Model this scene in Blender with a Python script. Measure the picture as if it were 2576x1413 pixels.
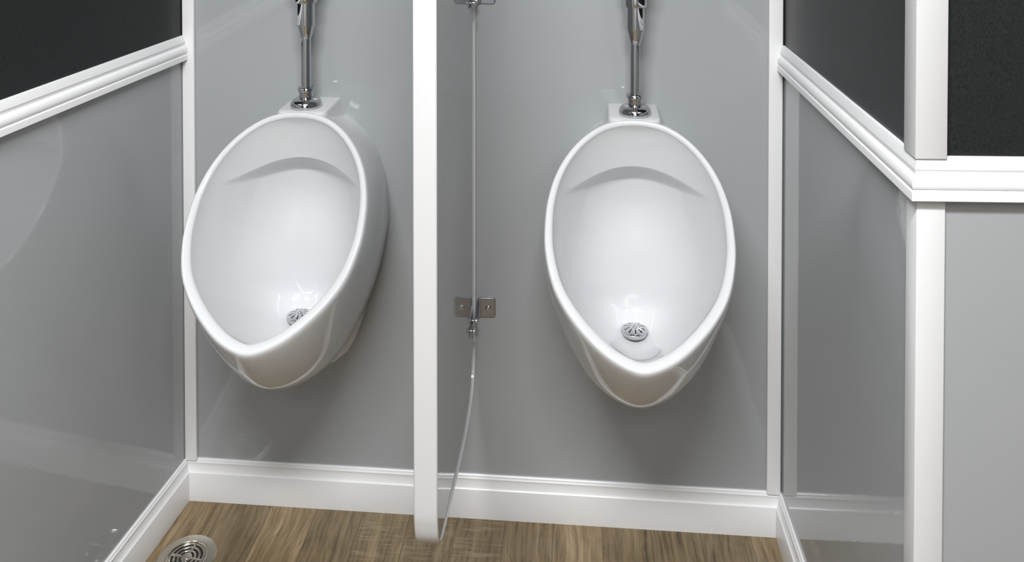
import bpy, bmesh, math
import numpy as np
from mathutils import Vector, Matrix

for o in list(bpy.data.objects):
    bpy.data.objects.remove(o)
SC = bpy.context.scene
COL = SC.collection
PI = math.pi

# ------------------------------------------------------------------ camera
F_PX, CY_PX = 2063.97, -293.03
YAW, PITCH, ROLL = 0.0797, -0.0173, 0.0002
CAM = (0.77, -1.5486, 1.2413)
cam_d = bpy.data.cameras.new('camera')
cam_d.sensor_fit = 'HORIZONTAL'
cam_d.sensor_width = 36.0
cam_d.lens = 36.0 * F_PX / 2576.0
cam_d.shift_x = 0.0
cam_d.shift_y = (CY_PX - 1413 / 2) / 2576.0
cam_d.clip_start = 0.02
cam = bpy.data.objects.new('camera', cam_d)
COL.objects.link(cam)
Rw = Matrix.Rotation(YAW, 3, 'Z') @ Matrix.Rotation(PITCH, 3, 'X') @ Matrix.Rotation(ROLL, 3, 'Y')
cam.matrix_world = Matrix.Translation(CAM) @ (Rw @ Matrix.Rotation(PI / 2, 3, 'X')).to_4x4()
SC.camera = cam

# ------------------------------------------------------------------ world, light, exposure
SC.view_settings.view_transform = 'Standard'
SC.view_settings.look = 'None'
SC.view_settings.gamma = 1.0
SC.view_settings.exposure = 0.0
try:
    SC.view_settings.use_curve_mapping = False
except Exception:
    pass
W_ = bpy.data.worlds.new('world')
SC.world = W_
W_.use_nodes = True
W_.node_tree.nodes['Background'].inputs[0].default_value = (0.8, 0.85, 0.9, 1)
W_.node_tree.nodes['Background'].inputs[1].default_value = 0.02


def area_light(name, loc, sx, sy, power, col=(1, 1, 1), rot=(0, 0, 0)):
    d = bpy.data.lights.new(name, 'AREA')
    d.shape = 'RECTANGLE'
    d.size, d.size_y = sx, sy
    d.energy = power
    d.color = col
    o = bpy.data.objects.new(name, d)
    COL.objects.link(o)
    o.location = loc
    o.rotation_euler = rot
    return o


CEIL = 2.12
LAMPS = [(0.60, -1.48, 0.84, 0.22, 56.0), (1.95, -1.75, 1.0, 0.40, 2.5), (0.60, -2.50, 1.00, 0.40, 7.0)]  # main lamp first; the right and rear lamps are unseen, added as fill
for i, (lx, ly, sx, sy, pw) in enumerate(LAMPS):
    area_light('lamp_light', (lx, ly, CEIL - 0.052), sx - 0.06, sy - 0.06, pw, (0.975, 0.99, 1.0))


# ------------------------------------------------------------------ materials
def nodes(name):
    m = bpy.data.materials.new(name)
    m.use_nodes = True
    nt = m.node_tree
    b = nt.nodes['Principled BSDF']
    return m, nt, b


def setp(b, **k):
    for a, v in k.items():
        a = a.replace('_', ' ')
        if a in b.inputs:
            b.inputs[a].default_value = v


def node(nt, t, **k):
    n = nt.nodes.new(t)
    for a, v in k.items():
        setattr(n, a, v)
    return n


def bump_noise(nt, b, scale, strength, dist=0.001, stretch=(1, 1, 1), detail=2.0, coords=None):
    tc = node(nt, 'ShaderNodeTexCoord')
    mp = node(nt, 'ShaderNodeMapping')
    mp.inputs['Scale'].default_value = stretch
    nz = node(nt, 'ShaderNodeTexNoise')
    nz.inputs['Scale'].default_value = scale
    nz.inputs['Detail'].default_value = detail
    bp = node(nt, 'ShaderNodeBump')
    bp.inputs['Strength'].default_value = strength
    bp.inputs['Distance'].default_value = dist
    nt.links.new(tc.outputs['Object'], mp.inputs['Vector'])
    nt.links.new(mp.outputs['Vector'], nz.inputs['Vector'])
    nt.links.new(nz.outputs['Fac'], bp.inputs['Height'])
    nt.links.new(bp.outputs['Normal'], b.inputs['Normal'])
    return nz


def plain(name, col, rough, metal=0.0, ior=1.5, coat=0.0, bump=None):
    m, nt, b = nodes(name)
    setp(b, Base_Color=(*col, 1), Roughness=rough, Metallic=metal, IOR=ior)
    if coat:
        setp(b, Coat_Weight=coat, Coat_Roughness=0.03)
    if bump:
        bump_noise(nt, b, *bump)
    return m


def laminate_mat():
    m, nt, b = nodes('grey_laminate')
    setp(b, Roughness=0.03, IOR=1.52)
    nz = bump_noise(nt, b, 130.0, 0.10, 0.0006, (1, 1, 1), 2.0)
    tc = node(nt, 'ShaderNodeTexCoord')
    n2 = node(nt, 'ShaderNodeTexNoise')
    n2.inputs['Scale'].default_value = 700.0
    mx = node(nt, 'ShaderNodeMix', data_type='RGBA')
    mx.inputs[6].default_value = (0.330, 0.345, 0.354, 1)
    mx.inputs[7].default_value = (0.347, 0.362, 0.371, 1)
    nt.links.new(tc.outputs['Object'], n2.inputs['Vector'])
    nt.links.new(n2.outputs['Fac'], mx.inputs[0])
    nt.links.new(mx.outputs[2], b.inputs['Base Color'])
    return m


def charcoal_mat():
    m, nt, b = nodes('charcoal_panel')
    setp(b, Roughness=0.34, IOR=1.33)
    bump_noise(nt, b, 420.0, 0.22, 0.0006, (1, 1, 0.55), 3.0)
    tc = node(nt, 'ShaderNodeTexCoord')
    mp = node(nt, 'ShaderNodeMapping')
    mp.inputs['Scale'].default_value = (1, 1, 0.7)
    n2 = node(nt, 'ShaderNodeTexNoise')
    n2.inputs['Scale'].default_value = 420.0
    n2.inputs['Detail'].default_value = 5.0
    cr = node(nt, 'ShaderNodeValToRGB')
    cr.color_ramp.elements[0].position = 0.3
    cr.color_ramp.elements[0].color = (0.0115, 0.0128, 0.0133, 1)
    cr.color_ramp.elements[1].position = 0.75
    cr.color_ramp.elements[1].color = (0.022, 0.0242, 0.025, 1)
    nt.links.new(tc.outputs['Object'], mp.inputs['Vector'])
    nt.links.new(mp.outputs['Vector'], n2.inputs['Vector'])
    nt.links.new(n2.outputs['Fac'], cr.inputs[0])
    nt.links.new(cr.outputs[0], b.inputs['Base Color'])
    return m


def wood_mat():
    m, nt, b = nodes('wood_vinyl')
    L = nt.links.new

    def math_(op, a, c=None, d=None):
        n = node(nt, 'ShaderNodeMath', operation=op)
        for i, v in enumerate((a, c, d)):
            if v is None:
                continue
            if isinstance(v, (int, float)):
                n.inputs[i].default_value = v
            else:
                L(v, n.inputs[i])
        return n.outputs[0]

    def noise(vec, scale, detail=4.0, rough=0.55, dist=0.0):
        n = node(nt, 'ShaderNodeTexNoise')
        n.inputs['Scale'].default_value = scale
        n.inputs['Detail'].default_value = detail
        n.inputs['Roughness'].default_value = rough
        n.inputs['Distortion'].default_value = dist
        L(vec, n.inputs['Vector'])
        return n.outputs['Fac']

    def ramp(fac, stops):
        n = node(nt, 'ShaderNodeValToRGB')
        e = n.color_ramp.elements
        while len(e) < len(stops):
            e.new(0.5)
        for i, (p, c) in enumerate(stops):
            e[i].position = p
            e[i].color = (*c, 1) if len(c) == 3 else c
        L(fac, n.inputs[0])
        return n.outputs[0]

    def mix(kind, fac, a, c):
        n = node(nt, 'ShaderNodeMix', data_type='RGBA', blend_type=kind)
        for i, v in ((0, fac), (6, a), (7, c)):
            if isinstance(v, (int, float)):
                n.inputs[i].default_value = v
            elif isinstance(v, tuple):
                n.inputs[i].default_value = (*v, 1)
            else:
                L(v, n.inputs[i])
        return n.outputs[2]

    tc = node(nt, 'ShaderNodeTexCoord')
    sp = node(nt, 'ShaderNodeSeparateXYZ')
    L(tc.outputs['Object'], sp.inputs[0])
    X, Y = sp.outputs[0], sp.outputs[1]
    pw = 0.0915
    u = math_('DIVIDE', math_('ADD', X, PLANK_X0), pw)
    ix = math_('FLOOR', u)
    fu = math_('SUBTRACT', u, ix)
    wn = node(nt, 'ShaderNodeTexWhiteNoise', noise_dimensions='1D')
    L(ix, wn.inputs['W'])
    r1 = wn.outputs['Value']
    wn2 = node(nt, 'ShaderNodeTexWhiteNoise', noise_dimensions='1D')
    L(math_('ADD', ix, 37.3), wn2.inputs['W'])
    r2 = wn2.outputs['Value']
    off = math_('MULTIPLY', ix, 3.71)

    def coords(sx, sy, wob=None):
        c = node(nt, 'ShaderNodeCombineXYZ')
        xx = math_('MULTIPLY', X, sx)
        if wob is not None:
            xx = math_('ADD', xx, wob)
        L(xx, c.inputs[0])
        L(math_('MULTIPLY', Y, sy), c.inputs[1])
        L(off, c.inputs[2])
        return c.outputs[0]

    wob = math_('MULTIPLY', math_('SUBTRACT', noise(coords(6, 5), 1.0, 2.0), 0.5), 3.2)
    grain = noise(coords(95, 5.0, wob), 1.0, 6.0, 0.66, 0.3)
    fine = noise(coords(240, 16, wob), 1.0, 3.0, 0.6)
    blot = noise(coords(11, 8), 1.0, 4.0, 0.6, 0.6)
    saw = noise(coords(14, 170), 1.0, 3.0, 0.7)
    base = ramp(math_('ADD', math_('MULTIPLY', grain, 0.65), math_('MULTIPLY', blot, 0.35)),
                [(0.34, (0.066, 0.045, 0.022)), (0.44, (0.172, 0.124, 0.066)),
                 (0.55, (0.238, 0.176, 0.100)), (0.68, (0.352, 0.272, 0.166))])
    tone = ramp(r1, [(0.0, (0.82, 0.81, 0.80)), (0.5, (0.95, 0.94, 0.92)), (1.0, (1.16, 1.14, 1.12))])
    c1 = mix('MULTIPLY', 1.0, base, tone)
    finec = ramp(fine, [(0.32, (0.66, 0.64, 0.62)), (0.52, (1, 1, 1)), (0.8, (1.12, 1.12, 1.12))])
    c2 = mix('MULTIPLY', 0.75, c1, finec)
    sawm = math_('MULTIPLY', math_('GREATER_THAN', r2, 0.62), math_('SMOOTH_MIN', math_('MULTIPLY', math_('SUBTRACT', saw, 0.5), 4.0), 0.65, 0.1))
    c3 = mix('MIX', math_('MAXIMUM', sawm, 0.0), c2, (0.29, 0.23, 0.155))
    # dark cracks along the grain
    crk = noise(coords(34, 1.7, wob), 1.0, 2.0, 0.5, 0.4)
    crm = ramp(math_('ABSOLUTE', math_('SUBTRACT', crk, 0.5)), [(0.0, (1, 1, 1)), (0.012, (0, 0, 0))])
    gate = ramp(blot, [(0.48, (0, 0, 0)), (0.6, (1, 1, 1))])
    c4 = mix('MIX', math_('MULTIPLY', math_('MULTIPLY', crm, gate), 0.6), c3, (0.045, 0.032, 0.02))
    seam = math_('MULTIPLY', math_('LESS_THAN', math_('MINIMUM', fu, math_('SUBTRACT', 1.0, fu)), 0.008), 0.55)
    c5 = mix('MIX', seam, c4, (0.04, 0.03, 0.02))
    L(c5, b.inputs['Base Color'])
    setp(b, Roughness=0.42, IOR=1.45)
    bp = node(nt, 'ShaderNodeBump')
    bp.inputs['Strength'].default_value = 0.25
    bp.inputs['Distance'].default_value = 0.0006
    L(math_('SUBTRACT', grain, math_('MULTIPLY', seam, 0.6)), bp.inputs['Height'])
    L(bp.outputs['Normal'], b.inputs['Normal'])
    return m


PLANK_X0 = 1.83 - 0.2680
M = dict(
    laminate=laminate_mat(),
    charcoal=charcoal_mat(),
    wood=wood_mat(),
    white=plain('white_trim', (0.78, 0.78, 0.788), 0.28, bump=(300.0, 0.04, 0.0005)),
    edge=plain('white_edge_band', (0.58, 0.58, 0.585), 0.16),
    corner=plain('white_corner_trim', (0.62, 0.62, 0.625), 0.32, bump=(300.0, 0.04, 0.0005)),
    porcelain=plain('white_porcelain', (0.600, 0.608, 0.620), 0.04, ior=1.47),
    chrome=plain('chrome', (0.60, 0.61, 0.62), 0.03, 1.0),
    steel=plain('polished_steel', (0.37, 0.39, 0.44), 0.24, 1.0),
    nickel=plain('warm_nickel', (0.62, 0.58, 0.50), 0.16, 1.0),
    shade=plain('drain_grey', (0.14, 0.14, 0.14), 0.5),
    dark=plain('hole_shade', (0.02, 0.018, 0.015), 0.6),
    ceiling=plain('ceiling_white', (0.74, 0.74, 0.74), 0.6),
    gap=plain('dark_joint', (0.03, 0.03, 0.035), 0.7),
)
md, ntd, bd = nodes('lamp_diffuser')
setp(bd, Base_Color=(0.9, 0.9, 0.9, 1), Roughness=0.5)
bd.inputs['Emission Color'].default_value = (1, 0.985, 0.965, 1)
bd.inputs['Emission Strength'].default_value = 6.0
M['diffuser'] = md


# ------------------------------------------------------------------ object helpers
def mesh_obj(name, verts, faces, mat, parent=None, smooth=True, auto=None, bevel=None):
    me = bpy.data.meshes.new(name)
    me.from_pydata([tuple(map(float, v)) for v in verts], [], [tuple(f) for f in faces])
    me.validate()
    bm = bmesh.new()
    bm.from_mesh(me)
    bmesh.ops.recalc_face_normals(bm, faces=bm.faces)
    bm.to_mesh(me)
    bm.free()
    me.materials.append(mat)
    o = bpy.data.objects.new(name, me)
    COL.objects.link(o)
    if parent:
        o.parent = parent
    if smooth:
        for p in me.polygons:
            p.use_smooth = True
        if auto is not None:
            me.set_sharp_from_angle(angle=math.radians(auto))
    if bevel:
        md = o.modifiers.new('bevel', 'BEVEL')
        md.width, md.segments = bevel
        md.limit_method = 'ANGLE'
        md.angle_limit = math.radians(35)
    return o


class MB:
    def __init__(self):
        self.v, self.f = [], []

    def add(self, verts, faces):
        n = len(self.v)
        self.v += [tuple(v) for v in verts]
        self.f += [tuple(i + n for i in f) for f in faces]

    def box(self, x0, x1, y0, y1, z0, z1, fn=None):
        p = [(x0, y0, z0), (x1, y0, z0), (x1, y1, z0), (x0, y1, z0), (x0, y0, z1), (x1, y0, z1), (x1, y1, z1), (x0, y1, z1)]
        if fn:
            p = [fn(*q) for q in p]
        self.add(p, [(0, 3, 2, 1), (4, 5, 6, 7), (0, 1, 5, 4), (1, 2, 6, 5), (2, 3, 7, 6), (3, 0, 4, 7)])

    def rings(self, rings, close0=True, close1=True, cyc=True):
        n = len(rings[0])
        base = len(self.v)
        for r in rings:
            self.v += [tuple(p) for p in r]
        m = n if cyc else n - 1
        for i in range(len(rings) - 1):
            for j in range(m):
                a = base + i * n + j
                b = base + i * n + (j + 1) % n
                self.f.append((a, b, b + n, a + n))
        if close0:
            self.f.append(tuple(base + j for j in range(n))[::-1])
        if close1:
            self.f.append(tuple(base + (len(rings) - 1) * n + j for j in range(n)))

    def lathe(self, prof, c=(0, 0, 0), n=40, axis='z', close0=True, close1=True, sides=None):
        rg = []
        for r, h in prof:
            ring = []
            for k in range(n):
                a = 2 * PI * k / n
                rr = max(r, 1e-5)
                p = (rr * math.cos(a), rr * math.sin(a), h)
                if axis == 'y':
                    p = (p[0], -p[2], p[1])
                elif axis == 'x':
                    p = (p[2], p[0], p[1])
                ring.append((p[0] + c[0], p[1] + c[1], p[2] + c[2]))
            rg.append(ring)
        self.rings(rg, close0, close1)

    def obj(self, name, mat, parent=None, **k):
        return mesh_obj(name, self.v, self.f, mat, parent, **k)


def tag(o, label, cat, group=None, kind=None):
    o['label'] = label
    o['category'] = cat
    if group:
        o['group'] = group
    if kind:
        o['kind'] = kind
    return o


def empty(name, loc=(0, 0, 0)):
    o = bpy.data.objects.new(name, None)
    o.empty_display_size = 0.05
    COL.objects.link(o)
    o.location = loc
    return o


def interp(xs, ys, q):
    """monotone-ish cubic (pchip) interpolation"""
    xs = np.asarray(xs, float)
    ys = np.asarray(ys, float)
    q = np.asarray(q, float)
    h = np.diff(xs)
    d = np.diff(ys) / h
    m = np.zeros_like(ys)
    m[1:-1] = np.where(d[:-1] * d[1:] > 0, 2 * d[:-1] * d[1:] / np.where(np.abs(d[:-1] + d[1:]) < 1e-12, 1, d[:-1] + d[1:]), 0)
    m[0], m[-1] = d[0], d[-1]
    i = np.clip(np.searchsorted(xs, q) - 1, 0, len(h) - 1)
    t = np.clip((q - xs[i]) / h[i], 0, 1)
    return ((2 * t ** 3 - 3 * t ** 2 + 1) * ys[i] + (t ** 3 - 2 * t ** 2 + t) * h[i] * m[i]
            + (-2 * t ** 3 + 3 * t ** 2) * ys[i + 1] + (t ** 3 - t ** 2) * h[i] * m[i + 1])


# ------------------------------------------------------------------ room plan
WID = 1.15
A_L, A_R, A_F = -0.0814, -0.010, 0.0481
S_L = 3.0                       # length of left wall
D_R = 0.5912                    # depth of the bay on the right
L_END = (math.sin(A_L) * S_L, -math.cos(A_L) * S_L)
C1 = (WID - math.sin(A_R) * D_R / math.cos(A_R), -D_R)
F_LEN = 1.7
F_END = (C1[0] + math.cos(A_F) * F_LEN, C1[1] + math.sin(A_F) * F_LEN)
REAR = L_END[1]
PATH = [L_END, (0, 0), (WID, 0), C1, F_END, (F_END[0], REAR), L_END]
Z_RAIL, RAIL_W = 0.9174, 0.0477
TRIM_T = 0.009


def offset_path(path, d):
    """offset every vertex of the open path into the room by d (mitred)"""
    n = len(path)
    seg = []
    for i in range(n - 1):
        dx, dy = path[i + 1][0] - path[i][0], path[i + 1][1] - path[i][1]
        l = math.hypot(dx, dy)
        seg.append((dy / l, -dx / l))
    out = []
    for i in range(n):
        if i == 0:
            nn = seg[0]
            k = 1
        elif i == n - 1:
            nn = seg[-1]
            k = 1
        else:
            a, b = seg[i - 1], seg[i]
            nn = (a[0] + b[0], a[1] + b[1])
            l = math.hypot(*nn)
            nn = (nn[0] / l, nn[1] / l)
            k = 1 / max(0.2, nn[0] * a[0] + nn[1] * a[1])
        out.append((path[i][0] + nn[0] * d * k, path[i][1] + nn[1] * d * k))
    return out


def moulding(prof, i, trim0=0.0, trim1=0.0):
    """mitred length of a moulding along segment i of PATH"""
    r0, r1 = [], []
    p = PATH
    dx, dy = p[i + 1][0] - p[i][0], p[i + 1][1] - p[i][1]
    l = math.hypot(dx, dy)
    ux, uy = dx / l, dy / l
    for d, z in prof:
        q = offset_path(p, d)
        a, b = q[i], q[i + 1]
        if trim0:
            a = (p[i][0] + uy * d + ux * trim0, p[i][1] - ux * d + uy * trim0)
        if trim1:
            b = (p[i + 1][0] + uy * d - ux * trim1, p[i + 1][1] - ux * d - uy * trim1)
        r0.append((a[0], a[1], z))
        r1.append((b[0], b[1], z))
    m = MB()
    m.rings([r0, r1])
    return m


def wall_panel(i, z0, z1, d=0.0, t=0.06, e0=0.0, e1=0.0):
    """flat wall slab along segment i, its face d into the room"""
    a, b = PATH[i], PATH[i + 1]
    dx, dy = b[0] - a[0], b[1] - a[1]
    l = math.hypot(dx, dy)
    ux, uy = dx / l, dy / l
    nx, ny = uy, -ux
    m = MB()
    m.box(-e0, l + e1, -t, d, z0, z1, lambda s, o, z: (a[0] + ux * s + nx * o, a[1] + uy * s + ny * o, z))
    return m


# floor and ceiling
m = MB()
m.box(-0.9, 3.2, REAR - 0.3, 0.3, -0.05, 0)
tag(m.obj('floor', M['wood'], smooth=False), 'brown weathered wood-look vinyl plank floor', 'floor', kind='structure')
m = MB()
m.box(-0.9, 3.2, REAR - 0.3, 0.3, CEIL, CEIL + 0.05)
tag(m.obj('ceiling', M['ceiling'], smooth=False), 'plain white ceiling above the urinals', 'ceiling', kind='structure')

# walls
w = wall_panel(1, 0, CEIL, t=0.06, e0=0.0, e1=0.0).obj('wall_back', M['laminate'], smooth=False)
tag(w, 'glossy grey laminate back wall behind both urinals', 'wall', kind='structure')
for i, nm, lab, ex in ((0, 'wall_left', 'left side wall, grey gloss below and charcoal above the chair rail', (0, 0.06)),
                       (2, 'wall_right', 'short right bay wall, grey gloss below and charcoal above the rail', (0.06, -0.004)),
                       (3, 'wall_near', 'camera-facing wall right of the bay, grey below and charcoal above', (-0.004, 0.06)),
                       (4, 'wall_side', 'far side wall beyond the bay, grey below and charcoal above', (0, 0.06)),
                       (5, 'wall_rear', 'rear wall behind the photographer with a white door', (0, 0.06))):
    w = wall_panel(i, 0, Z_RAIL - 0.02, e0=ex[0], e1=ex[1]).obj(nm, M['laminate'], smooth=False)
    tag(w, lab, 'wall', kind='structure')
    u = wall_panel(i, Z_RAIL - 0.02, CEIL, e0=ex[0], e1=ex[1]).obj('upper_panel', M['charcoal'], w, smooth=False)
    u['label'] = 'charcoal textured upper panel'

# baseboards
BB = [(0, 0), (0.0114, 0), (0.0116, 0.0010), (0.0116, 0.0545), (0.0113, 0.0558), (0.0105, 0.0568), (0.0094, 0.0577), (0.0083, 0.0595), (0.0073, 0.0625),
      (0.0065, 0.0660), (0.0060, 0.0695), (0.0060, 0.0715), (0.0064, 0.0728), (0.0062, 0.0742), (0.0050, 0.0752), (0.0044, 0.0768), (0.0040, 0.0785), (0.0028, 0.0797), (0, 0.0797)]
for i, nm, lab in ((0, 'baseboard_left', 'white moulded baseboard along the left wall'),
                   (1, 'baseboard_back', 'white moulded baseboard below the urinals'),
                   (2, 'baseboard_right', 'white moulded baseboard along the right bay wall'),
                   (3, 'baseboard_near', 'white moulded baseboard under the camera-facing wall')):
    o = moulding(BB, i).obj(nm, M['white'], smooth=True, auto=24)
    tag(o, lab, 'baseboard', kind='structure')

# chair rails
zt = Z_RAIL
CR = [(0, zt), (0.0026, zt), (0.0036, zt - 0.0006), (0.0076, zt - 0.0122), (0.0077, zt - 0.0134), (0.0070, zt - 0.0150), (0.0066, zt - 0.0172), (0.0068, zt - 0.0192),
      (0.0080, zt - 0.0205), (0.0098, zt - 0.0218), (0.0112, zt - 0.0240), (0.0121, zt - 0.0268), (0.0125, zt - 0.0295), (0.0123, zt - 0.0320), (0.0115, zt - 0.0340),
      (0.0104, zt - 0.0348), (0.0104, zt - 0.0362), (0.0116, zt - 0.0366), (0.0126, zt - 0.0374), (0.0128, zt - 0.0384), (0.0128, zt - 0.0470), (0.0122, zt - RAIL_W), (0, zt - RAIL_W)]
for k, (i, t0, t1, lab) in enumerate(((0, 0, TRIM_T + 0.0005, 'white moulded chair rail on the left wall'),
                                      (2, TRIM_T + 0.0005, 0, 'white moulded chair rail sloping along the right bay wall'),
                                      (3, 0, 0, 'white moulded chair rail on the camera-facing wall at right'))):
    o = moulding(CR, i, t0, t1).obj('trim_%d' % (k + 1), M['white'], smooth=True, auto=28)
    tag(o, lab, 'chair rail', kind='structure')

# corner sticks on the back wall
for k, (x0, x1, lab) in enumerate(((0.0004, 0.0240, 'white vertical corner trim at the left end of the back wall'),
                                   (WID - 0.0275, WID - 0.0022, 'white vertical corner trim at the right end of the back wall'))):
    m = MB()
    m.box(x0, x1, -TRIM_T, 0, 0.0775, CEIL)
    o = m.obj('trim_%d' % (k + 4), M['white'], bevel=(0.002, 3))
    tag(o, lab, 'corner trim', kind='structure')
# outside corner angle where the bay ends, one length under and one over the rail
def corner_angle(z0, z1, a, b, t):
    u1 = Vector((C1[0] - WID, C1[1], 0)).normalized()          # along the bay wall towards the room
    u2 = Vector((math.cos(A_F), math.sin(A_F), 0))             # along the near wall
    n1 = Vector((u1.y, -u1.x, 0))                              # bay wall normal (into the room)
    n2 = Vector((math.sin(A_F), -math.cos(A_F), 0))
    c = Vector((C1[0], C1[1], 0))
    bis = (n1 + n2)
    outer = c + bis * (t / (bis.dot(n1)))
    pts = [c - u1 * a, c - u1 * a + n1 * t, outer, c + u2 * b + n2 * t, c + u2 * b, c]
    m = MB()
    m.rings([[(p.x, p.y, z0) for p in pts], [(p.x, p.y, z1) for p in pts]])
    return m
o = corner_angle(0.079, Z_RAIL - RAIL_W, 0.026, 0.0285, 0.0035).obj('trim_6', M['corner'], bevel=(0.0012, 2))
tag(o, 'white outside corner trim under the chair rail at right', 'corner trim', kind='structure')
o = corner_angle(Z_RAIL - 0.0022, CEIL, 0.026, 0.0285, 0.0068).obj('trim_7', M['corner'], bevel=(0.0012, 2))
tag(o, 'white outside corner trim rising above the chair rail at right', 'corner trim', kind='structure')

# door on the rear wall (behind the photographer, seen only in the chrome)
m = MB()
dx = 0.35
m.box(dx, dx + 0.8, REAR, REAR + 0.035, 0.002, 2.0)
d = m.obj('door_1', M['white'], bevel=(0.003, 2))
tag(d, 'plain white door behind the photographer', 'door', kind='structure')
m = MB()
m.box(dx - 0.07, dx - 0.005, REAR, REAR + 0.045, 0.002, 2.07)
m.box(dx + 0.805, dx + 0.87, REAR, REAR + 0.045, 0.002, 2.07)
m.box(dx - 0.005, dx + 0.805, REAR, REAR + 0.045, 2.005, 2.07)
m.obj('door_frame', M['white'], d, bevel=(0.003, 2))

# ------------------------------------------------------------------ ceiling lamps: main lamp and added fill lamps
for i, (lx, ly, sx, sy, pw) in enumerate(LAMPS):
    t = empty('ceiling_light', (lx, ly, CEIL))
    tag(t, ('long flat ceiling light above the urinal bay', 'added unseen fill light over the right side of the room', 'added unseen fill light near the rear wall')[i], 'light', 'ceiling lights')
    m = MB()
    m.box(-sx / 2, sx / 2, -sy / 2, sy / 2, -0.03, 0)
    m.obj('housing', M['white'], t, bevel=(0.004, 2))
    m = MB()
    m.box(-sx / 2 + 0.015, sx / 2 - 0.015, -sy / 2 + 0.015, sy / 2 - 0.015, -0.05, -0.03)
    m.obj('diffuser', M['diffuser'], t, bevel=(0.006, 3))

# ------------------------------------------------------------------ urinal
RA, RB = np.array([0, -0.105, 0.803]), np.array([0, -0.350, 0.505])
RU = (RB - RA) / np.linalg.norm(RB - RA)                 # down the rim plane
RN = np.array([0, RU[2], -RU[1]])                        # out of the rim plane (to the room, up)
RL = 0.3935
R0 = -0.001
_s = [-.001, .005, .024, .05, .085, .12, .165, .205, .245, .28, .311, .33, .35, .365, .377, .388, .3925]
_w = [0, .043, .0795, .1070, .1305, .1445, .1530, .1540, .1480, .1372, .1185, .1030, .0830, .0650, .0470, .0220, 0]
_ph = [math.acos(max(-1, min(1, 1 - 2 * (s - R0) / RL))) for s in _s]


def rim_xy(phi, ins=0.0):
    """outline point (x, s) at phi in [0, 2pi); phi = 0 top, pi bottom"""
    p = np.where(phi > PI, 2 * PI - phi, phi)
    sg = np.where(phi > PI, -1, 1)
    x = interp(_ph, _w, p) * sg
    s = R0 + RL / 2 * (1 - np.cos(p))
    return x, s


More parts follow.
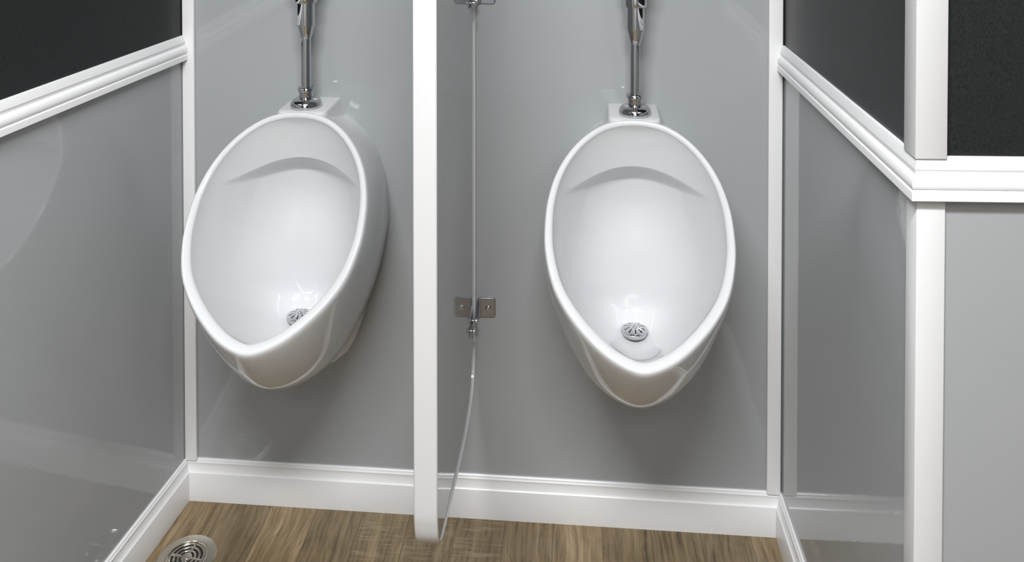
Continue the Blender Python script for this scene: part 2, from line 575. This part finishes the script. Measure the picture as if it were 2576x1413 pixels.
def build_bowl(parent):
    N = 256
    t = np.linspace(0, 1, N, endpoint=False)
    # even spacing by arc length
    ph = np.linspace(0, 2 * PI, 2001)
    x, s = rim_xy(ph)
    # smooth the outline a little
    for _ in range(700):
        x[:-1] = (np.roll(x[:-1], 1) + 2 * x[:-1] + np.roll(x[:-1], -1)) / 4
        s[:-1] = (np.roll(s[:-1], 1) + 2 * s[:-1] + np.roll(s[:-1], -1)) / 4
        x[-1], s[-1] = x[0], s[0]
    L = np.concatenate([[0], np.cumsum(np.hypot(np.diff(x), np.diff(s)))])
    q = t * L[-1]
    X, S = np.interp(q, L, x), np.interp(q, L, s)
    PHI = np.interp(q, L, ph)
    tx = np.roll(X, -1) - np.roll(X, 1)
    ts = np.roll(S, -1) - np.roll(S, 1)
    l = np.hypot(tx, ts)
    nx, ns = -ts / l, tx / l          # candidate in-plane normals
    # outward
    flip = np.sign(nx * X + ns * (S - 0.2))
    nx, ns = nx * flip, ns * flip
    pin = np.where(PHI > PI, 2 * PI - PHI, PHI) / PI      # 0 top .. 1 bottom
    wid = interp([0, .15, .5, .85, 1.0], [.0115, .0118, .0150, .0195, .0205], .5 - .5 * np.cos(pin * PI))   # rim width
    R = wid / 2

    def P3(x, s, d):
        return RA[None, :] + np.outer(s, RU) + np.outer(d, RN) + np.stack([x, 0 * x, 0 * x], 1)

    rings = []
    # --- wall outline
    zb = .331
    zw = np.array([.793, .775, .750, .720, .690, .640, .580, .520, .460, .420, .385, .355, .338, zb])
    xw = np.array([0, .043, .081, .107, .123, .137, .141, .134, .119, .104, .087, .063, .041, 0])
    zz = .793 - (.793 - zb) * (1 - np.cos(pin * PI)) / 2
    xx = interp(zb - zw[::-1] + 1, xw[::-1][::1], zb - zz + 1) if False else np.interp(-zz, -zw, xw)
    # rounder mapping through the angle
    pw_ = np.arccos(np.clip(1 - 2 * (.793 - zw) / (.793 - zb), -1, 1))
    xx = interp(pw_, xw, pin * PI)
    PW = np.stack([xx * np.where(PHI > PI, -1, 1), 0 * xx, zz], 1)
    # --- shell
    P0 = P3(X, S, -R * 0.9)
    ks = 0.5 - 0.5 * np.cos(pin * PI)
    k = ks[:, None]
    side = np.sin(pin * PI)[:, None]
    out = np.stack([np.sign(X) * np.abs(nx), 0 * X, 0 * X], 1)
    dtop = np.array([[0, .90, -.30]])
    dbot = np.array([[0, .52, -.85]])
    dd = dtop * (1 - k) + dbot * k
    dd = dd / np.linalg.norm(dd, axis=1)[:, None]
    dist = np.linalg.norm(PW - P0, axis=1)[:, None]
    P1 = P0 + dd * dist * (0.30 + 0.12 * k ** 2) + out * 0.010 * side
    P2 = PW + np.array([[0, -1, 0]]) * dist * (0.34 + 0.10 * k ** 2) + out * 0.012 * side
    lobe = (np.sin(PI * np.clip((pin - .66) / .34, 0, 1)) ** 2)[:, None]
    P1 = P1 + out * 0.018 * lobe
    P2 = P2 + out * 0.004 * lobe
    for u in np.linspace(0, 1, 26):
        rings.append((1 - u) ** 3 * PW + 3 * (1 - u) ** 2 * u * P2 + 3 * (1 - u) * u ** 2 * P1 + u ** 3 * P0)
    # --- rolled rim
    for a in np.linspace(0, PI, 17):
        c, sn = math.cos(a), math.sin(a)
        if a <= PI / 2:
            off, d = -R * .75 * (1 - c), -R * .9 * (1 - sn)
        else:
            off, d = -R * .75 + R * 1.25 * c, -R * .9 * (1 - sn)
        rings.append(P3(X + nx * off, S + ns * off, d))
    rings.pop(26)
    # soften the turn from the shell into the rim
    for _ in range(10):
        new = {}
        for q_ in range(19, 31):
            new[q_] = (rings[q_ - 1] + 2 * rings[q_] + rings[q_ + 1]) / 4
        for q_, v_ in new.items():
            rings[q_] = v_
    # --- basin
    XI, SI = X - nx * 2 * R, S - ns * 2 * R
    smin, smax = SI.min(), SI.max()
    order = np.argsort(SI[:N // 2 + 1])
    hs, hx = SI[:N // 2 + 1][order], np.abs(XI[:N // 2 + 1][order])
    C = np.array([0, 0.287])
    tb = np.array([smin, .016, .030, .050, .068, .100, .157, .217, .255, .285, .315, .340, .356, .366, smax])
    td = np.array([.000, .012, .032, .058, .080, .118, .172, .224, .246, .243, .216, .174, .126, .070, .000])
    for r in np.concatenate([1 - np.linspace(0, 1, 150) ** 1.4])[1:-1]:
        xr, sr = C[0] + (XI - C[0]) * r, C[1] + (SI - C[1]) * r
        q = sr - (.057 + .055 * (xr / .115) ** 2)
        pull = .88 * np.clip((1 - r) / .10, 0, 1) * np.clip(1 - (xr / .124) ** 2, 0, 1) ** .5
        sr = sr - q * pull * np.exp(-(q / .022) ** 2)
        wi = np.maximum(np.interp(sr, hs, hx), 1e-4)
        v = np.clip(np.abs(xr) / wi, 0, 1)
        kk = np.clip((sr - .05) / .12, 0, 1)
        g = np.clip(1 - v ** (2.0 + .15 * kk), 0, 1) ** (0.85 - 0.17 * kk)
        base = interp(tb, td, sr)
        sl = .057 + .055 * (xr / .115) ** 2
        A = .044 * np.clip(1 - (xr / .124) ** 2, 0, 1) ** 0.8
        e = np.clip((sr - sl) / .0045, 0, 1)
        e = e * e * (3 - 2 * e)
        fade = np.clip(1 - (sr - sl - 0.0045) / .15, 0, 1)
        fade = fade * fade * (3 - 2 * fade)
        dep = base * g + A * e * fade * np.clip(g * 1.6, 0, 1)
        dep = dep + R * 0.9 * np.clip((1 - r) / .05, 0, 1) * 0 
        rings.append(P3(xr, sr, -R * 0.9 - np.maximum(dep - 0.0, 0)))
    m = MB()
    m.rings([[tuple(p) for p in r] for r in rings], close0=True, close1=False)
    # centre cap
    last = len(m.v) - N
    m.v.append(tuple(np.mean(rings[-1], 0)))
    ci = len(m.v) - 1
    for j in range(N):
        m.f.append((last + j, last + (j + 1) % N, ci))
    # --- spud shelf at the top
    def shelf_ring(z, hw, yf, r):
        pts = []
        for cx, cy, a0 in ((hw - r, 0, 0), (hw - r, -yf + r, -PI / 2), (-hw + r, -yf + r, -PI), ):
            pass
        pts.append((hw, 0.0, z))
        for a in np.linspace(0, -PI / 2, 9):
            pts.append((hw - r + r * math.cos(a), -yf + r + r * math.sin(a), z))
        for a in np.linspace(-PI / 2, -PI, 9):
            pts.append((-hw + r + r * math.cos(a), -yf + r + r * math.sin(a), z))
        pts.append((-hw, 0.0, z))
        return pts
    rg = []
    for z, hw, yf in ((.735, .085, .055), (.748, .070, .066), (.760, .0600, .076), (.772, .0530, .086), (.784, .0490, .097), (.792, .0470, .1020),
                      (.7965, .0460, .1025), (.7990, .0447, .1010), (.8002, .0425, .0985)):
        rg.append(shelf_ring(z, hw, yf, 0.020))
    m.rings(rg)
    # --- outlet tail at the wall
    def tail_ring(y, sc, dz):
        pts = []
        zt_ = [.47, .42, .385, .350, .325, .305, .297, .294]
        xt_ = [.104, .100, .0945, .0830, .0690, .0460, .0260, 0]
        for z, x in zip(zt_, xt_):
            pts.append((x * sc, y, z + dz))
        for z, x in list(zip(zt_, xt_))[-2::-1]:
            pts.append((-x * sc, y, z + dz))
        return pts
    m.rings([tail_ring(0, 1.0, 0), tail_ring(-.030, 1.0, 0), tail_ring(-.040, .985, .003), tail_ring(-.046, .95, .010), tail_ring(-.050, .88, .022)])
    o = m.obj('bowl', M['porcelain'], parent, smooth=True, auto=62)
    o['label'] = 'white glazed porcelain bowl'
    return o


def build_strainer(parent):
    c = (0.0, -0.104, 0.4262)
    n = 80
    m = MB()
    prof = [(.0212, -.0030), (.0222, .0000), (.0231, .0028), (.0236, .0040), (.0233, .0048), (.0192, .0064), (.0165, .0075), (.0130, .0086), (.0100, .0092), (.0080, .0094), (.0052, .0096)]
    pts, faces = [], []
    for r, h in prof:
        for k in range(n):
            a = 2 * PI * k / n + 0.06
            pts.append((c[0] + r * math.cos(a), c[1] + r * math.sin(a), c[2] + h))
    for i in range(len(prof) - 1):
        for k in range(n):
            if not (k % 8 in (3, 4) and 5 <= i <= 8):
                a, b = i * n + k, i * n + (k + 1) % n
                faces.append((a, b, b + n, a + n))
    faces.append(tuple((len(prof) - 1) * n + k for k in range(n)))
    m.add(pts, faces)
    o = m.obj('strainer', M['chrome'], parent, smooth=True, auto=50)
    so = o.modifiers.new('solid', 'SOLIDIFY')
    so.thickness = 0.0009
    so.offset = -1
    o['label'] = 'chrome slotted drain strainer'
    m = MB()
    m.lathe([(.0205, .0016), (.0205, .0022)], c, 32)
    h = m.obj('hole_shade_disc', M['shade'], o, smooth=False)  # grey disc under the slots, shade of the hole put into its colour
    m = MB()
    m.lathe([(.0044, .0092), (.0046, .0102), (.0040, .0118), (.0022, .0128), (.0008, .0130)], c, 20)
    m.obj('screw', M['chrome'], o, smooth=True, auto=40)
    return o


def build_urinal(x, label):
    root = empty('urinal', (x, 0, 0))
    tag(root, label, 'urinal', 'wall-hung urinals')
    build_bowl(root)
    build_strainer(root)
    return root


def copy_tree(o, parent=None):
    c = o.copy()
    COL.objects.link(c)
    if parent:
        c.parent = parent
        c.matrix_parent_inverse = o.matrix_parent_inverse
    for ch in list(o.children):
        if ch.name in bpy.data.objects:
            copy_tree(ch, c)
    return c


XL, XR = 0.267, 0.873
ur = build_urinal(XL, 'white teardrop porcelain urinal between the left wall and the divider')
urinal_copy = copy_tree(ur)
urinal_copy.location = (XR, 0.0012, 0)
urinal_copy.rotation_euler.z = math.radians(-1.0)
urinal_copy['label'] = 'white teardrop porcelain urinal between the divider and the right wall'


# ------------------------------------------------------------------ flush valves
def build_valve(x, label):
    root = empty('flush_valve', (x, -0.064, 0.8003))
    tag(root, label, 'flush valve', 'chrome flush valves')
    z0 = 0.8003
    m = MB()
    m.lathe([(.0272, 0), (.0285, .0010), (.0290, .0030), (.0288, .0060), (.0276, .0100), (.0252, .0134), (.0215, .0160), (.0175, .0174), (.0150, .0180), (.0138, .0182)], n=64)
    m.obj('spud_flange', M['chrome'], root, smooth=True, auto=60)
    # coupling nut: hexagonal lip over a narrower neck
    m = MB()
    m.lathe([(.0128, .0176), (.0132, .0190), (.0132, .0290)], n=48)
    hexr = []
    for r, h in ((.0136, .0285), (.0158, .0300), (.0160, .0345), (.0148, .0362), (.0100, .0364)):
        hexr.append([(r * math.cos(2 * PI * k / 48) * (1 - .035 * (1 - math.cos(6 * 2 * PI * k / 48)) / 2), r * math.sin(2 * PI * k / 48) * (1 - .035 * (1 - math.cos(6 * 2 * PI * k / 48)) / 2), h) for k in range(48)])
    m.rings(hexr)
    m.obj('coupling_nut', M['chrome'], root, smooth=True, auto=40)
    m = MB()
    m.lathe([(.0093, .0330), (.0093, .1290)], n=48)
    m.obj('flush_tube', M['chrome'], root, smooth=True, auto=50)
    m = MB()
    m.lathe([(.0094, .1275), (.0104, .1290), (.0158, .1500), (.0165, .1520), (.0167, .1540), (.0167, .1945), (.0160, .1950)], n=56)
    m.obj('vacuum_breaker', M['chrome'], root, smooth=True, auto=35)
    m = MB()
    m.lathe([(.0165, .1938), (.0205, .1942), (.0209, .1955), (.0209, .2180), (.0200, .2200), (.0160, .2205)], n=56)
    m.obj('collar_nut', M['chrome'], root, smooth=True, auto=35)
    m = MB()
    m.lathe([(.0150, .2190), (.0230, .2260), (.0270, .2330), (.0275, .2900), (.0262, .2990), (.0200, .3060), (.0080, .3090), (.0005, .3092)], n=56)
    m.obj('valve_body', M['chrome'], root, smooth=True, auto=50)
    m = MB()
    m.lathe([(.0120, -.0640), (.0120, -.0200)], (0, 0, .2600), n=40, axis='y')
    m.lathe([(.0300, -.0640), (.0300, -.0650), (.0220, -.0600), (.0130, -.0590)], (0, 0, .2600), n=48, axis='y')
    m.obj('supply_pipe', M['chrome'], root, smooth=True, auto=40)
    return root


fv = build_valve(XL, 'chrome flush valve and pipe above the urinal beside the left wall')
f2 = copy_tree(fv)
f2.location.x = 0.8735
f2['label'] = 'chrome flush valve and pipe above the urinal right of the divider'

# ------------------------------------------------------------------ divider
DX = 0.5745
Y_FRONT, Y_BACK, Z_TOP = -0.512, -0.024, 1.36


def half_thick(y):
    k = (y - Y_BACK) / (Y_FRONT - Y_BACK)
    return 0.0023 + (0.0158 - 0.0023) * k


def arc(cx, cz, r, a0, a1, n):
    return [(cx + r * math.cos(a), cz + r * math.sin(a)) for a in np.linspace(a0, a1, n)]


DIV_PTS = [(-.024, .46), (-.0242, .40), (-.028, .345), (-.037, .310), (-.055, .288), (-.080, .2785), (-.108, .2755), (-.150, .2765), (-.186, .2800),
           (-.273, .2955), (-.349, .3125), (-.412, .3255), (-.445, .3330), (-.470, .3400), (-.490, .3505), (-.503, .3660), (-.5095, .388), (-.512, .415), (-.512, .50)]


def divider_outline(ins):
    """closed outline (y, z) of the divider, inset by ins"""
    p = np.array(DIV_PTS)
    dense = []
    for i in range(1, len(p) - 2):
        for t in np.linspace(0, 1, 6, endpoint=False):
            a, b, c, d = p[i - 1], p[i], p[i + 1], p[i + 2]
            dense.append(0.5 * ((2 * b) + (c - a) * t + (2 * a - 5 * b + 4 * c - d) * t * t + (3 * b - a - 3 * c + d) * t ** 3))
    dense.append(p[-2])
    rt = 0.05
    pts = arc(Y_BACK - rt, Z_TOP - rt, rt, PI / 2, 0, 8) + [(Y_BACK, z) for z in np.linspace(Z_TOP - rt - .05, .46, 10)]
    pts += [tuple(q) for q in dense]
    pts += [(Y_FRONT, z) for z in np.linspace(.46, Z_TOP - rt - .03, 10)] + arc(Y_FRONT + rt, Z_TOP - rt, rt, PI, PI / 2, 8)
    q = np.array(pts)
    t = np.roll(q, -1, 0) - np.roll(q, 1, 0)
    t /= np.linalg.norm(t, axis=1)[:, None]
    nrm = np.stack([t[:, 1], -t[:, 0]], 1)          # clockwise walk: inward is to the right
    return [tuple(v) for v in q + nrm * ins]


dv = empty('urinal_divider', (DX, Y_BACK, 0.3))
tag(dv, 'tall thin grey privacy divider with white edge between the two urinals', 'divider')
off = Vector((DX, Y_BACK, 0.3))


def loc(p):
    return (p[0] - off.x, p[1] - off.y, p[2] - off.z)


body = divider_outline(0.0012)
m = MB()
ringsL = [loc((DX - half_thick(y) + 0.0007, y, z)) for y, z in body]
ringsR = [loc((DX + half_thick(y) - 0.0007, y, z)) for y, z in body]
m.rings([ringsL, ringsR])
o = m.obj('panel', M['laminate'], dv, smooth=False)
o['label'] = 'glossy grey panel face'
out_, inn = divider_outline(0.0), divider_outline(0.0034)
n = len(out_)
NB = 13
rg = [[] for _ in range(NB + 4)]
for (yo, zo), (yi, zi) in zip(out_, inn):
    ht = half_thick(yo)
    h = ht + 0.0024 * (1 - min(1.0, max(0.0, (yo - Y_BACK) / (Y_FRONT - Y_BACK))) ** 4)
    ring = [(DX - ht + .0009, yi, zi), (DX - h + .0004, yi, zi)]
    e = min(0.0030, h * 0.8)
    for k in range(NB):
        t = -1 + 2 * k / (NB - 1)
        ax = abs(t)
        # flat middle, quarter-round shoulders
        if ax <= 1 / 3:
            x, d = (h - e) * t * 3, 0.0
        else:
            a = (ax - 1 / 3) / (2 / 3) * PI / 2
            x, d = math.copysign(h - e + e * math.sin(a), t), 1 - math.cos(a)
        ring.append((DX + x, yo + (yi - yo) * d * .85, zo + (zi - zo) * d * .85))
    ring += [(DX + h - .0004, yi, zi), (DX + ht - .0009, yi, zi)]
    for k in range(NB + 4):
        rg[k].append(loc(ring[k]))
m = MB()
m.rings(rg, close0=False, close1=False)
for j in range(n):
    a, b = j, (j + 1) % n
    m.f.append(((NB + 3) * n + a, (NB + 3) * n + b, b, a))
o = m.obj('edge_band', M['edge'], dv, smooth=True, auto=50)
o['label'] = 'white edge band round the panel'


# ------------------------------------------------------------------ divider brackets
def rounded_rect(x0, x1, z0, z1, r, n=6):
    pts = []
    for cx, cz, a in ((x1 - r, z1 - r, 0), (x0 + r, z1 - r, PI / 2), (x0 + r, z0 + r, PI), (x1 - r, z0 + r, 3 * PI / 2)):
        for k in range(n + 1):
            t = a + PI / 2 * k / n
            pts.append((cx + r * math.cos(t), cz + r * math.sin(t)))
    return pts


def build_bracket(z, label):
    root = empty('divider_bracket', (DX, 0, z))
    tag(root, label, 'bracket', 'steel divider brackets')
    H = 0.0182
    for sgn in (1, -1):
        # wing on the wall, bending into a clamp ear along the panel
        xi = 0.0072
        m = MB()
        prof = [(0.0405, -0.0012), (0.0403, -0.0019), (0.0396, -0.0024), (0.0383, -0.0029), (0.0360, -0.0032), (0.0140, -0.0032), (0.0105, -0.0042), (0.0085, -0.0065), (0.0072, -0.0100), (0.0068, -0.0200), (0.0070, -0.0400), (0.0072, -0.0560), (0.0074, -0.0720), (0.0075, -0.0860), (0.0075, -0.0920)]
        back = [(0.0405, 0.0), (0.0403, 0.0), (0.0396, 0.0), (0.0383, 0.0), (0.0360, 0.0), (0.0140, 0.0), (0.0080, -0.0012), (0.0060, -0.0050), (0.0050, -0.0100), (0.0046, -0.0200), (0.0050, -0.0400), (0.0053, -0.0560), (0.0056, -0.0720), (0.0058, -0.0860), (0.0058, -0.0920)]
        top = [H - .0055, H - .0036, H - .0018, H - .0006, H, H, H - .001, H - .003, H - .005, H - .008, H - .0110, H - .0125, H - .0135, H - .016, H - .020]
        bot = [-H + .0055, -H + .0036, -H + .0018, -H + .0006, -H, -H, -H, -H + .001, -H + .0005, -H + .0, -H + .0, -H + .001, -H + .002, -H + .004, -H + .008]
        rr = []
        for (a, b_), (c_, d_), t_, u_ in zip(prof, back, top, bot):
            rr.append([(sgn * a, b_, u_), (sgn * a, b_, t_), (sgn * c_, d_, t_), (sgn * c_, d_, u_)])
        m.rings(rr)
        o = m.obj('clamp_plate', M['steel'], root, smooth=True, auto=40, bevel=(0.0007, 2))
        m = MB()
        m.lathe([(.0058, .0030), (.0056, .0042), (.0044, .0056), (.0026, .0062), (.0016, .0056), (.0010, .0054)], (sgn * 0.0265, 0, -0.001), n=24, axis='y')
        m.obj('screw', M['chrome'], root, smooth=True, auto=50)
    for yb, zb in ((-0.036, -0.008), (-0.074, -0.006)):
        m = MB()
        m.lathe([(.0058, .0070), (.0060, .0082), (.0050, .0108), (.0028, .0120), (.0008, .0121)], (0, yb, zb), n=24, axis='x')
        m.lathe([(.0052, -.0070), (.0052, -.0105), (.0044, -.0112)], (0, yb, zb), n=6, axis='x')
        m.lathe([(.0022, -.0072), (.0022, .0072)], (0, yb, zb), n=12, axis='x')
        m.obj('bolt', M['chrome'], root, smooth=True, auto=40)
    return root


build_bracket(0.404, 'small steel bracket low on the divider fixing it to the back wall')
b2 = build_bracket(1.0045, 'steel bracket high on the divider, cut by the top of the photo')

# ------------------------------------------------------------------ floor drain
fd = empty('floor_drain', (0.0685, -0.142, 0))
tag(fd, 'round polished metal floor drain in the left corner', 'drain')
m = MB()
m.lathe([(.0512, 0.0), (.0512, .0009), (.0506, .0014), (.0376, .0018), (.0372, .0012), (.0366, .0014), (.0360, .0030), (.0348, .0042), (.0334, .0044), (.0324, .0036), (.0320, .0022), (.0320, .0004)], n=96, close0=False, close1=False)
m.obj('flange', M['nickel'], fd, smooth=True, auto=30)
m = MB()
m.lathe([(.0325, .0003), (.0325, .0005)], n=48)
m.obj('hole_shade_disc', M['dark'], fd, smooth=False)  # dark disc instead of an opening; the drain's inner shade is its colour


def ring_sector(m, r0, r1, a0, a1, z0, z1, n):
    rg = []
    for k in range(n + 1):
        a = a0 + (a1 - a0) * k / n
        c, s = math.cos(a), math.sin(a)
        rg.append([(r0 * c, r0 * s, z0), (r1 * c, r1 * s, z0), (r1 * c, r1 * s, z1), (r0 * c, r0 * s, z1)])
    m.rings(rg)


m = MB()
for r0, r1 in ((.0282, .0320), (.0206, .0242), (.0132, .0166)):
    ring_sector(m, r0, r1, 0, 2 * PI, .0008, .0022, 72)
m.lathe([(.0098, .0008), (.0098, .0023), (.0090, .0026)], n=32)
grate = None
ribs = []
for k in range(4):
    a = math.radians(82 + 90 * k)
    c, s_ = math.cos(a), math.sin(a)
    m.box(.0085, .0305, -.0024, .0024, .0008, .0024, lambda x, y, z: (x * c - y * s_, x * s_ + y * c, z))
    ribs.append((c, s_))
grate = m.obj('grate', M['nickel'], fd, smooth=False, bevel=(0.0004, 1))
for c, s_ in ribs:
    m = MB()
    p = [(.0110, -.0011, .0023), (.0300, -.0011, .0023), (.0300, .0011, .0023), (.0110, .0011, .0023), (.0120, 0, .0043), (.0290, 0, .0043)]
    m.add([(x * c - y * s_, x * s_ + y * c, z) for x, y, z in p], [(0, 3, 2, 1), (0, 1, 5, 4), (1, 2, 5), (2, 3, 4, 5), (3, 0, 4)])
    m.obj('rib', M['nickel'], grate, smooth=False)
m = MB()
m.lathe([(.0050, .0025), (.0050, .0032), (.0044, .0036)], n=24)
m.obj('screw', M['nickel'], grate, smooth=False)
